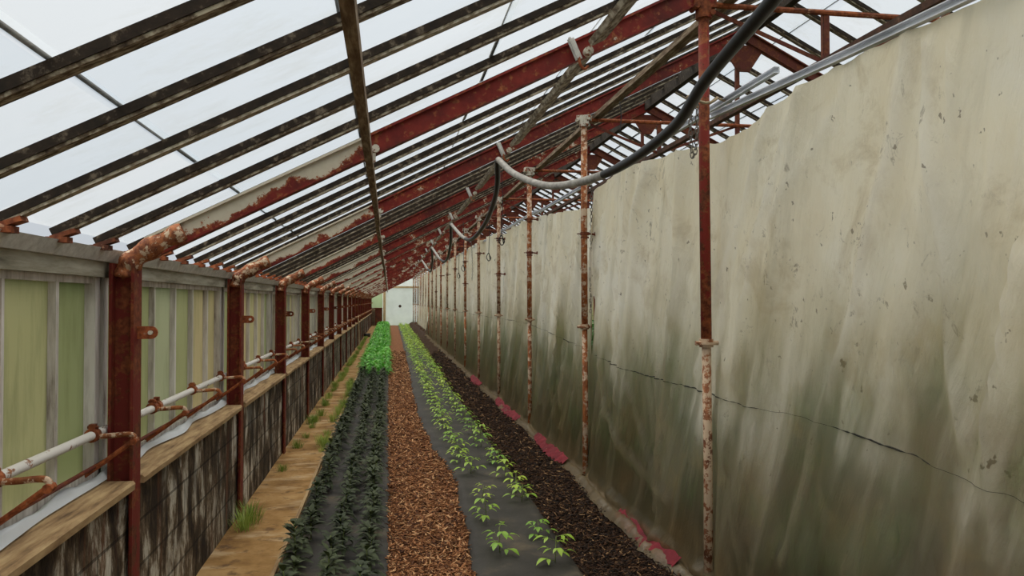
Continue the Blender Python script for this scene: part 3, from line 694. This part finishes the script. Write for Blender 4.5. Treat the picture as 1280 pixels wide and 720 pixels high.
def crease_field(Y, Z):
    out = np.zeros_like(Y)
    for k, pl in enumerate(CREASES):
        amp = .6 + .4 * math.sin(k * 2.3); w_ = .022 + .012 * math.sin(k * 1.7)
        d = np.full_like(Y, 9.0)
        for (ya, za), (yb, zb) in zip(pl[:-1], pl[1:]):
            vy, vz = yb - ya, zb - za; t = np.clip(((Y - ya) * vy + (Z - za) * vz) / (vy * vy + vz * vz), 0, 1)
            d = np.minimum(d, np.hypot(Y - ya - t * vy + .015 * np.sin(Z * 9 + k), Z - za - t * vz))
        out = np.maximum(out, amp * np.exp(-(d / w_) ** 2))
    return out
def sheet(name, y0, y1, top, mat, label, X0=1.60, seed=0, kind=None, dy=.035, bot=.23, floorz=True):
    ys = np.arange(y0, y1 + dy / 2, dy); R = 78 if dy < .03 else 50
    vs = []; 
    for y in ys:
        zt = lerp_table(top, y) + .012 * nz(y * 5, seed) + .010 * nz(y * 14, seed)
        bay = ((y - Y0) / BAY) % 1.0; bulge = math.sin(PI * bay)
        zb = bot + .03 * nz(y * 2.1, seed + 4) + .012 * nz(y * 9, seed)
        for i in range(R + 1):
            t = i / R
            if i <= 4 and floorz:                      # the loose hem folds forward on to the mulch
                s_ = (4 - i) / 4; z = zb - .020 * s_ + .030 * math.sin(PI * s_) - .012 * bulge * s_; x = X0 - .075 - .085 * s_ - .05 * nz(y * 1.6, 9 + seed) * s_ - .045 * bulge 
                z += .012 * nz(y * 11, i)
            else:
                t2 = (i - 4) / (R - 4) if floorz else t; z = zb + (zt - zb) * t2
                x = X0 - (.075 + .045 * bulge) * (1 - t2) ** 6
                u = y + .30 * (z - 2.4)
                amp = .5 + .5 * t2
                x += .055 * amp * nz(u * 2.3, z * .25, seed) + .022 * nz(u * 6.5, z * .5, seed + 2) + .012 * nz(y * 7 - z * 4, z * 3, seed)
                rdg = abs(nz(u * 1.4, z * .18, seed + 7)); x -= .06 * max(0, .12 - rdg) / .12 * amp
                x -= .045 * bulge * math.exp(-((z - .6) / .4) ** 2) * (.5 + nz(y * .7, seed))
                x = max(x, 1.562 if z > .3 else 1.40) if abs(bay - round(bay)) < .04 else x
            if x < 1.53 and z > .3: x = 1.53 + (x - 1.53) * .5
            vs.append((x, y, z))
    A = np.array(vs); cf = crease_field(A[:, 1], A[:, 2]); vs = [(x - .028 * c_, y, z) for (x, y, z), c_ in zip(vs, cf)]
    m = MB(); w_ = R + 1
    m.add(vs, [(j * w_ + i, j * w_ + i + 1, (j + 1) * w_ + i + 1, (j + 1) * w_ + i) for j in range(len(ys) - 1) for i in range(R)])
    o = m.build(name, mat, smooth=True); at = o.data.attributes.new('crease', 'FLOAT', 'POINT'); at.data.foreach_set('value', cf.astype(np.float32))
    return tag(o, label, 'plastic curtain'), vs, w_
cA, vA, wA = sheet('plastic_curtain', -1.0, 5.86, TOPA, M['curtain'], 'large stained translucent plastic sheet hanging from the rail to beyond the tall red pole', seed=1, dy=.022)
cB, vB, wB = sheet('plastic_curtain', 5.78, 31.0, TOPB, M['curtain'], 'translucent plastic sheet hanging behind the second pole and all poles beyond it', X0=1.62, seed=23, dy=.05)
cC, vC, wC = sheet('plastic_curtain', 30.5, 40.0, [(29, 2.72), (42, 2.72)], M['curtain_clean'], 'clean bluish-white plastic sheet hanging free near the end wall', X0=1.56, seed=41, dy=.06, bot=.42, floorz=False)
# stitched seam as a part of each sheet
def seam(par, vs, w_, zfun, y_from, y_to):
    rows = [vs[i:i + w_] for i in range(0, len(vs), w_)]
    m = MB(); P = []; rs = []
    for j, row in enumerate(rows):
        y = row[0][1]
        if y < y_from or y > y_to: continue
        z = zfun(y); p = min(row[5:], key=lambda q: abs(q[2] - z))
        P.append(Vector((p[0] - .003, y, z + .006 * nz(y * 12, 2))))
        hsh = nz(y * 1.9, 8.3); rs.append(.0034 if hsh > .15 and j % 4 else (.0018 if hsh > -.1 and j % 3 else .0007))
    m.tube(P, .002, 5, rs=rs); m.build('stitched_seam', M['thread'], par)
seam(cA, vA, wA, lambda y: 1.08 + .06 * min(1, max(0, (y - 1.6) / .8)) + (.03 * max(0, (y - 4.7))), -1, 5.8)
seam(cB, vB, wB, lambda y: 1.19 + .05 * min((y - 5.8), 3), 5.9, 30)

# red cloth strips poking out under the hem
def red(y0, y1, label, seed):
    ys = np.arange(y0, y1, .022); m = MB(); vs = []
    for y in ys:
        t = (y - y0) / (y1 - y0); w_ = .075 * math.sin(PI * min(max(t, .02), .98)) ** .5 * (.75 + .5 * abs(nz(y * 6, seed)))
        for i in range(5):
            u = i / 4; x = 1.495 - (.04 + w_ * (.6 + .8 * abs(nz(y * 17, 1, seed)))) * u + .012 * nz(y * 19, i, seed)
            vs.append((x, y, bank(x) + .03 * (1 - u) + .030 + .022 * nz(y * 16, u * 4, seed)))
    m.add(vs, [(j * 5 + i, j * 5 + i + 1, (j + 1) * 5 + i + 1, (j + 1) * 5 + i) for j in range(len(ys) - 1) for i in range(4)])
    tag(m.build('red_cloth', M['redcloth'], smooth=True), label, 'cloth', 'red cloth strips under the curtain hem')
red(3.75, 4.75, 'crimson cloth strip under the hem between the first two poles', 1)
red(6.25, 7.55, 'crimson cloth strip on the mulch just before the third pole', 2)
red(8.6, 10.4, 'crimson cloth strip on the mulch between the third and fourth poles', 3)
red(12.2, 13.6, 'small crimson cloth strip on the mulch by the fifth pole', 4)

# ------------------------------------------------------------------ far end wall, added light-blocking wall behind the camera, far side wall
m = MB(); m.box((XFAR + .02, YB, -.1), (XFAR + .16, YE, .80)); tag(m.build('wall_right', M['block']), 'low block wall on the far side', 'wall', kind='structure')
m = MB(); m.box((XFAR + .08, YB, .82), (XFAR + .085, YE, 1.75)); tag(m.build('window_40', M['sideglass']), 'whitewashed glazing on the far side of the glasshouse', 'window', kind='structure')
def gable(y, nm, mat, label, th=.03):
    m = MB(); P = [(-1.3, 0), (XFAR + .2, 0), (XFAR + .1, 1.80), (XR, zr(XR) + .0), (-1.25, 1.80)]
    vs = [(x, y, z) for x, z in P] + [(x, y + th, z) for x, z in P]
    m.add(vs, [(0, 1, 2, 3, 4), (9, 8, 7, 6, 5)] + [(i, (i + 1) % 5, (i + 1) % 5 + 5, i + 5) for i in range(5)])
    return tag(m.build(nm, mat), label, 'wall', kind='structure')
gable(YE, 'wall_back', M['endfilm'], 'white translucent end wall of the glasshouse')
gable(YB - .1, 'wall_light_block', M['endfilm'], 'added white translucent panel behind the viewer, holding back light')  # unseen, added to hold back sky light from behind the camera
m = MB(); m.box((-1.25, YE - .03, 1.15), (-.40, YE - .01, 2.2)); tag(m.build('window_41', M['endgreen']), 'pale green end pane beside the end door', 'window', kind='structure')
m = MB(); m.box((-1.25, YE - .10, .0), (-.40, YE - .01, 1.15)); tag(m.build('wall_end', M['endbrick']), 'brown base wall beside the end door', 'wall', kind='structure')
m = MB(); m.box((-.36, YE - .12, .0), (-.20, YE - .02, 2.55)); m.box((2.04, YE - .12, .0), (2.20, YE - .02, 2.55)); m.box((-.36, YE - .12, 2.43), (2.20, YE - .02, 2.55))
tag(m.build('trim_4', M['cream_timber']), 'cream timber frame of the end door', 'door frame', kind='structure')
d = MB(); d.box((-.20, YE - .06, .05), (2.04, YE - .04, 2.43)); do = tag(d.build('door_1', M['endfilm']), 'white plastic covered end door', 'door', kind='structure')
d = MB(); d.tube([(.72, YE - .075, 1.25), (.72, YE - .06, 1.25)], .09, 7, rs=[.07, .10]); d.build('torn_patch', M['brownsteel'], do)
m = MB(); m.box((-.85, YE - .9, 0), (-.45, YE - .4, 1.1)); m.box((-.90, YE - .95, 1.1), (-.40, YE - .35, 1.15))
tag(m.build('crate', M['darkrust']), 'dark brown crate standing by the end door', 'crate')

# ------------------------------------------------------------------ plants
def leaf(m, base, yaw, pitch, L, W, mi=0, droop=.35, fold=.25):
    d = Vector((math.cos(yaw) * math.cos(pitch), math.sin(yaw) * math.cos(pitch), math.sin(pitch)))
    s_ = Vector((-math.sin(yaw), math.cos(yaw), 0)); u = s_.cross(d) * -1
    if u.z < 0: u = -u
    b = Vector(base); vs = []; prof = [(0, .06), (.25, .8), (.5, 1.0), (.78, .62), (1.0, .03)]
    for t, w_ in prof:
        c = b + d * (L * t) - Vector((0, 0, 1)) * (droop * L * t * t)
        vs += [c + s_ * (W / 2 * w_) + u * (fold * W / 2 * w_), c, c - s_ * (W / 2 * w_) + u * (fold * W / 2 * w_)]
    fs = []
    for i in range(4):
        a = i * 3; fs += [(a, a + 1, a + 4, a + 3), (a + 1, a + 2, a + 5, a + 4)]
    m.add(vs, fs, mi)
def plant_mesh(nm, H, nl, L, W, mats, seed, spread=0.0, pairs=True):
    random.seed(seed); m = MB()
    lean = (random.uniform(-.02, .02), random.uniform(-.02, .02))
    m.tube([(0, 0, -.01), (lean[0] * .5, lean[1] * .5, H * .5), (lean[0], lean[1], H)], .0035, 5, mi=1)
    for i in range(nl):
        t = (i + .6) / nl; y_ = i * 2.4 + random.uniform(-.4, .4); z = H * (.25 + .75 * t)
        c = (lean[0] * t + spread * math.cos(y_), lean[1] * t + spread * math.sin(y_), z)
        if spread: m.tube([(0, 0, z * .7), c], .0015, 4, mi=1)
        leaf(m, c, y_, random.uniform(-.1, .5) + .5 * t, L * random.uniform(.7, 1.1) * (1.15 - .45 * t), W * random.uniform(.8, 1.1), 0, random.uniform(.2, .6))
    return m.build(nm, mats, smooth=True)
def seedling_mesh(nm, H, nl, mats, seed):
    random.seed(seed); m = MB(); ly, lx = random.uniform(-.02, .02), random.uniform(-.02, .02)
    m.tube([(0, 0, -.01), (lx * .5, ly * .5, H * .5), (lx, ly, H)], .003, 5, mi=1)
    for i in range(nl):
        t = (i + .8) / nl; yw = i * 2.39 + random.uniform(-.3, .3); z = H * t; pl = random.uniform(.05, .10) * (1.2 - .5 * t)
        a = Vector((lx * t, ly * t, z)); d = Vector((math.cos(yw), math.sin(yw), .35)); e_ = a + d * pl
        m.tube([a, e_], .0016, 4, mi=1)
        for k, (dy_, f) in enumerate([(0, 1.15), (.9, .8), (-.9, .8)]):
            leaf(m, e_ if k == 0 else a + d * pl * .65, yw + dy_, .1, .058 * f, .030 * f, 0, .5, .2)
    return m.build(nm, mats, smooth=True)
ST = M['bark']
darkP = [plant_mesh('pepper_plant', .17, 27, .103, .036, [M['leaf_dark'], ST], 100 + i) for i in range(4)]
used = set()
def put(protos, x, y, z, s, label, cat, group):
    p = random.choice(protos)
    if p.name not in used: o = p; used.add(p.name)
    else: o = p.copy(); COL.objects.link(o)
    o.location = (x, y, z); o.rotation_euler = (0, 0, random.uniform(0, 6.28)); o.scale = (s, s, s * random.uniform(.85, 1.15))
    tag(o, label, cat, group); return o
RN = {-.52: 'row beside the path', -.30: 'middle row', -.12: 'row beside the wood chips'}
random.seed(5)
for x0, rn in RN.items():
    for i in range(60):
        y = 3.95 + i * .203 + random.uniform(-.03, .03)
        if i == 0: pass
        put(darkP, x0 + random.uniform(-.025, .025), y, .03, random.uniform(.85, 1.25), 'dark-leaved pepper plant in the %s, %s from the camera' % (rn, nth(i + 1)), 'pepper plant', 'dark pepper plants near the camera end of the bed')
brightP = [plant_mesh('leafy_plant', .24, 26, .15, .062, [M['leaf_bright'], ST], 200 + i, .05) for i in range(4)]
random.seed(6)
for x0, rn in {-.50: 'row beside the path', -.30: 'middle row', -.10: 'row beside the wood chips'}.items():
    for i in range(99):
        y = 16.2 + i * .333 + random.uniform(-.05, .05)
        put(brightP, x0 + random.uniform(-.03, .03), y, .03, random.uniform(.85, 1.25), 'lush bright green plant in the far half, %s, %s along' % (rn, nth(i + 1)), 'leafy plant', 'bright leafy plants in the far half of the bed')
seedP = [seedling_mesh('seedling', .15, 7, [M['leaf_seed'], ST], 300 + i) for i in range(5)]
random.seed(8)
near = {'a': [4.69, 5.36, 5.95, 6.85, 7.35, 7.6], 'b': [4.45, 4.98, 5.85, 6.1, 6.65, 7.2, 7.5]}
for key, x0, rn in (('a', .71, 'row nearer the wood chips'), ('b', 1.01, 'row nearer the curtain')):
    ysd = list(near[key]); y = 8.1
    while y < 48.5: ysd.append(y); y += .42 + random.uniform(-.05, .05)
    for i, y in enumerate(ysd):
        dx = 0 if y < 8 else (edge(y) - .5) * .45
        s = random.uniform(.75, 1.1) if y < 8 else random.uniform(.75, 1.05) + min(.25, (y - 8) * .02)
        put(seedP, x0 + dx + random.uniform(-.03, .03), y, .035, s, 'bright green seedling in the %s, %s from the camera' % (rn, nth(i + 1)), 'seedling', 'seedlings in two rows on grey fabric')
# weeds
def tuft(nm, seed, n=110, H=.15, R=.10):
    random.seed(seed); m = MB()
    for i in range(n):
        a = random.uniform(0, 6.28); r = R * random.random(); b = Vector((r * math.cos(a), r * math.sin(a), 0)); h = H * random.uniform(.4, 1.1)
        d = Vector((math.cos(a), math.sin(a), 0)) * random.uniform(.02, .09); s_ = Vector((-math.sin(a), math.cos(a), 0)) * .0022
        m.add([b - s_, b + s_, b + d * .4 + Vector((0, 0, h * .6)) + s_, b + d * .4 + Vector((0, 0, h * .6)) - s_, b + d * 1.2 + Vector((0, 0, h))], [(0, 1, 2, 3), (3, 2, 4)])
    return m.build(nm, M['grass'], smooth=True)
tf = [tuft('grass_tuft', 400 + i) for i in range(3)]
random.seed(11)
wall_y = [5.55, 5.75, 7.4] + list(np.sort(np.random.uniform(8.5, 34, 90)))
for i, y in enumerate(wall_y):
    put(tf, -.985 + (random.uniform(0, .06) if i > 2 else .0), y, .005, random.uniform(.45, .85) if i > 1 else .95, 'grass tuft at the foot of the block wall, %s from the camera' % nth(i + 1), 'grass tuft', 'weeds along the block wall')
bed_y = list(np.sort(np.random.uniform(8.2, 15.8, 22)))
for i, y in enumerate(bed_y):
    put(tf, -.67 + random.uniform(-.06, .02), y, .005, random.uniform(.5, 1.0), 'grass tuft at the edge of the planted bed, %s from the camera' % nth(i + 1), 'grass tuft', 'weeds along the bed edge')
# tall crop behind the curtain, seen blurred through the plastic
def crop(nm, seed):
    random.seed(seed); m = MB()
    for s_ in range(5):
        x, y = random.uniform(-.3, .3), random.uniform(-.30, .30); h = random.uniform(.85, 1.15)
        m.tube([(x, y, 0), (x + .03, y, h)], .008, 5, mi=1)
        for i in range(46):
            a = random.uniform(0, 6.28); z = h * random.uniform(.12, 1.0)
            leaf(m, (x + .08 * math.cos(a), y + .08 * math.sin(a), z), a, random.uniform(-.3, .5), random.uniform(.13, .22), random.uniform(.06, .1), 0, .5)
    return m.build(nm, [M['leaf_crop'], ST], smooth=True)
cr = [crop('crop_bush', 500 + i) for i in range(3)]
random.seed(12)
for r_, x in enumerate((2.35, 3.5)):
    for i in range(16):
        put(cr, x + random.uniform(-.05, .05) + .1 * r_, .9 + i * 1.35, .2, random.uniform(.85, 1.0), 'green crop bush behind the curtain, %s of the %s row' % (nth(i + 1), nth(r_ + 1)), 'crop bush', 'crop bushes behind the plastic curtain')

# ------------------------------------------------------------------ loose chips and mulch
def scatter(name, n, xf, zf, ymin, ymax, L, W, T, mat, label, seed, pw=2.2):
    rs = np.random.RandomState(seed)
    y = ymin + (ymax - ymin) * rs.rand(n) ** pw
    u = rs.rand(n); x = np.array([xf(uu, yy) for uu, yy in zip(u, y)]); z = np.array([zf(a) for a in x])
    yaw = rs.rand(n) * 2 * PI; pit = rs.normal(0, .28, n); rol = rs.normal(0, .4, n)
    grow = 1 + (y - ymin) / 14
    l = L * (.35 + rs.rand(n) ** 2 * 1.3) * grow; w_ = W * (.5 + rs.rand(n)) * grow; t_ = T * np.ones(n)
    dx = np.stack([np.cos(yaw) * np.cos(pit), np.sin(yaw) * np.cos(pit), np.sin(pit)], 1)
    sd = np.stack([-np.sin(yaw) * np.cos(rol), np.cos(yaw) * np.cos(rol), np.sin(rol)], 1)
    up = np.cross(dx, sd); c = np.stack([x, y, z + .004 + rs.rand(n) * .014], 1)
    V = []
    for a in (-1, 1):
        for b_ in (-1, 1):
            for e_ in (-1, 1):
                tap = 1.0 if a < 0 else .55
                V.append(c + dx * (a * l / 2)[:, None] + sd * (b_ * w_ / 2 * tap)[:, None] + up * (e_ * t_ / 2)[:, None])
    V = np.stack(V, 1).reshape(-1, 3)
    F = np.array([(0, 1, 3, 2), (4, 6, 7, 5), (0, 4, 5, 1), (2, 3, 7, 6), (0, 2, 6, 4), (1, 5, 7, 3)])
    F = (F[None] + (np.arange(n) * 8)[:, None, None]).reshape(-1, 4)
    me = bpy.data.meshes.new(name); me.vertices.add(len(V)); me.vertices.foreach_set('co', V.ravel())
    me.loops.add(F.size); me.loops.foreach_set('vertex_index', F.ravel()); me.polygons.add(len(F))
    me.polygons.foreach_set('loop_start', np.arange(len(F)) * 4); me.update(calc_edges=True)
    at = me.attributes.new('tone', 'FLOAT', 'POINT'); at.data.foreach_set('value', np.repeat(rs.rand(n), 8).astype(np.float32))
    me.materials.append(mat); o = bpy.data.objects.new(name, me); COL.objects.link(o)
    return tag(o, label, 'wood chips' if 'chip' in name else 'mulch', kind='stuff')
scatter('wood_chips', 26000, lambda u, y: .0 + u * (edge(y) - .0), lambda x: .012, 3.6, 24, .045, .009, .003, M['chips'], 'loose cedar wood chips covering the walkway', 1)
scatter('bark_mulch', 20000, lambda u, y: 1.11 + u * .33, lambda x: bank(x) + .004, 3.4, 22, .040, .007, .003, M['mulch'], 'loose dark bark mulch along the curtain', 2)
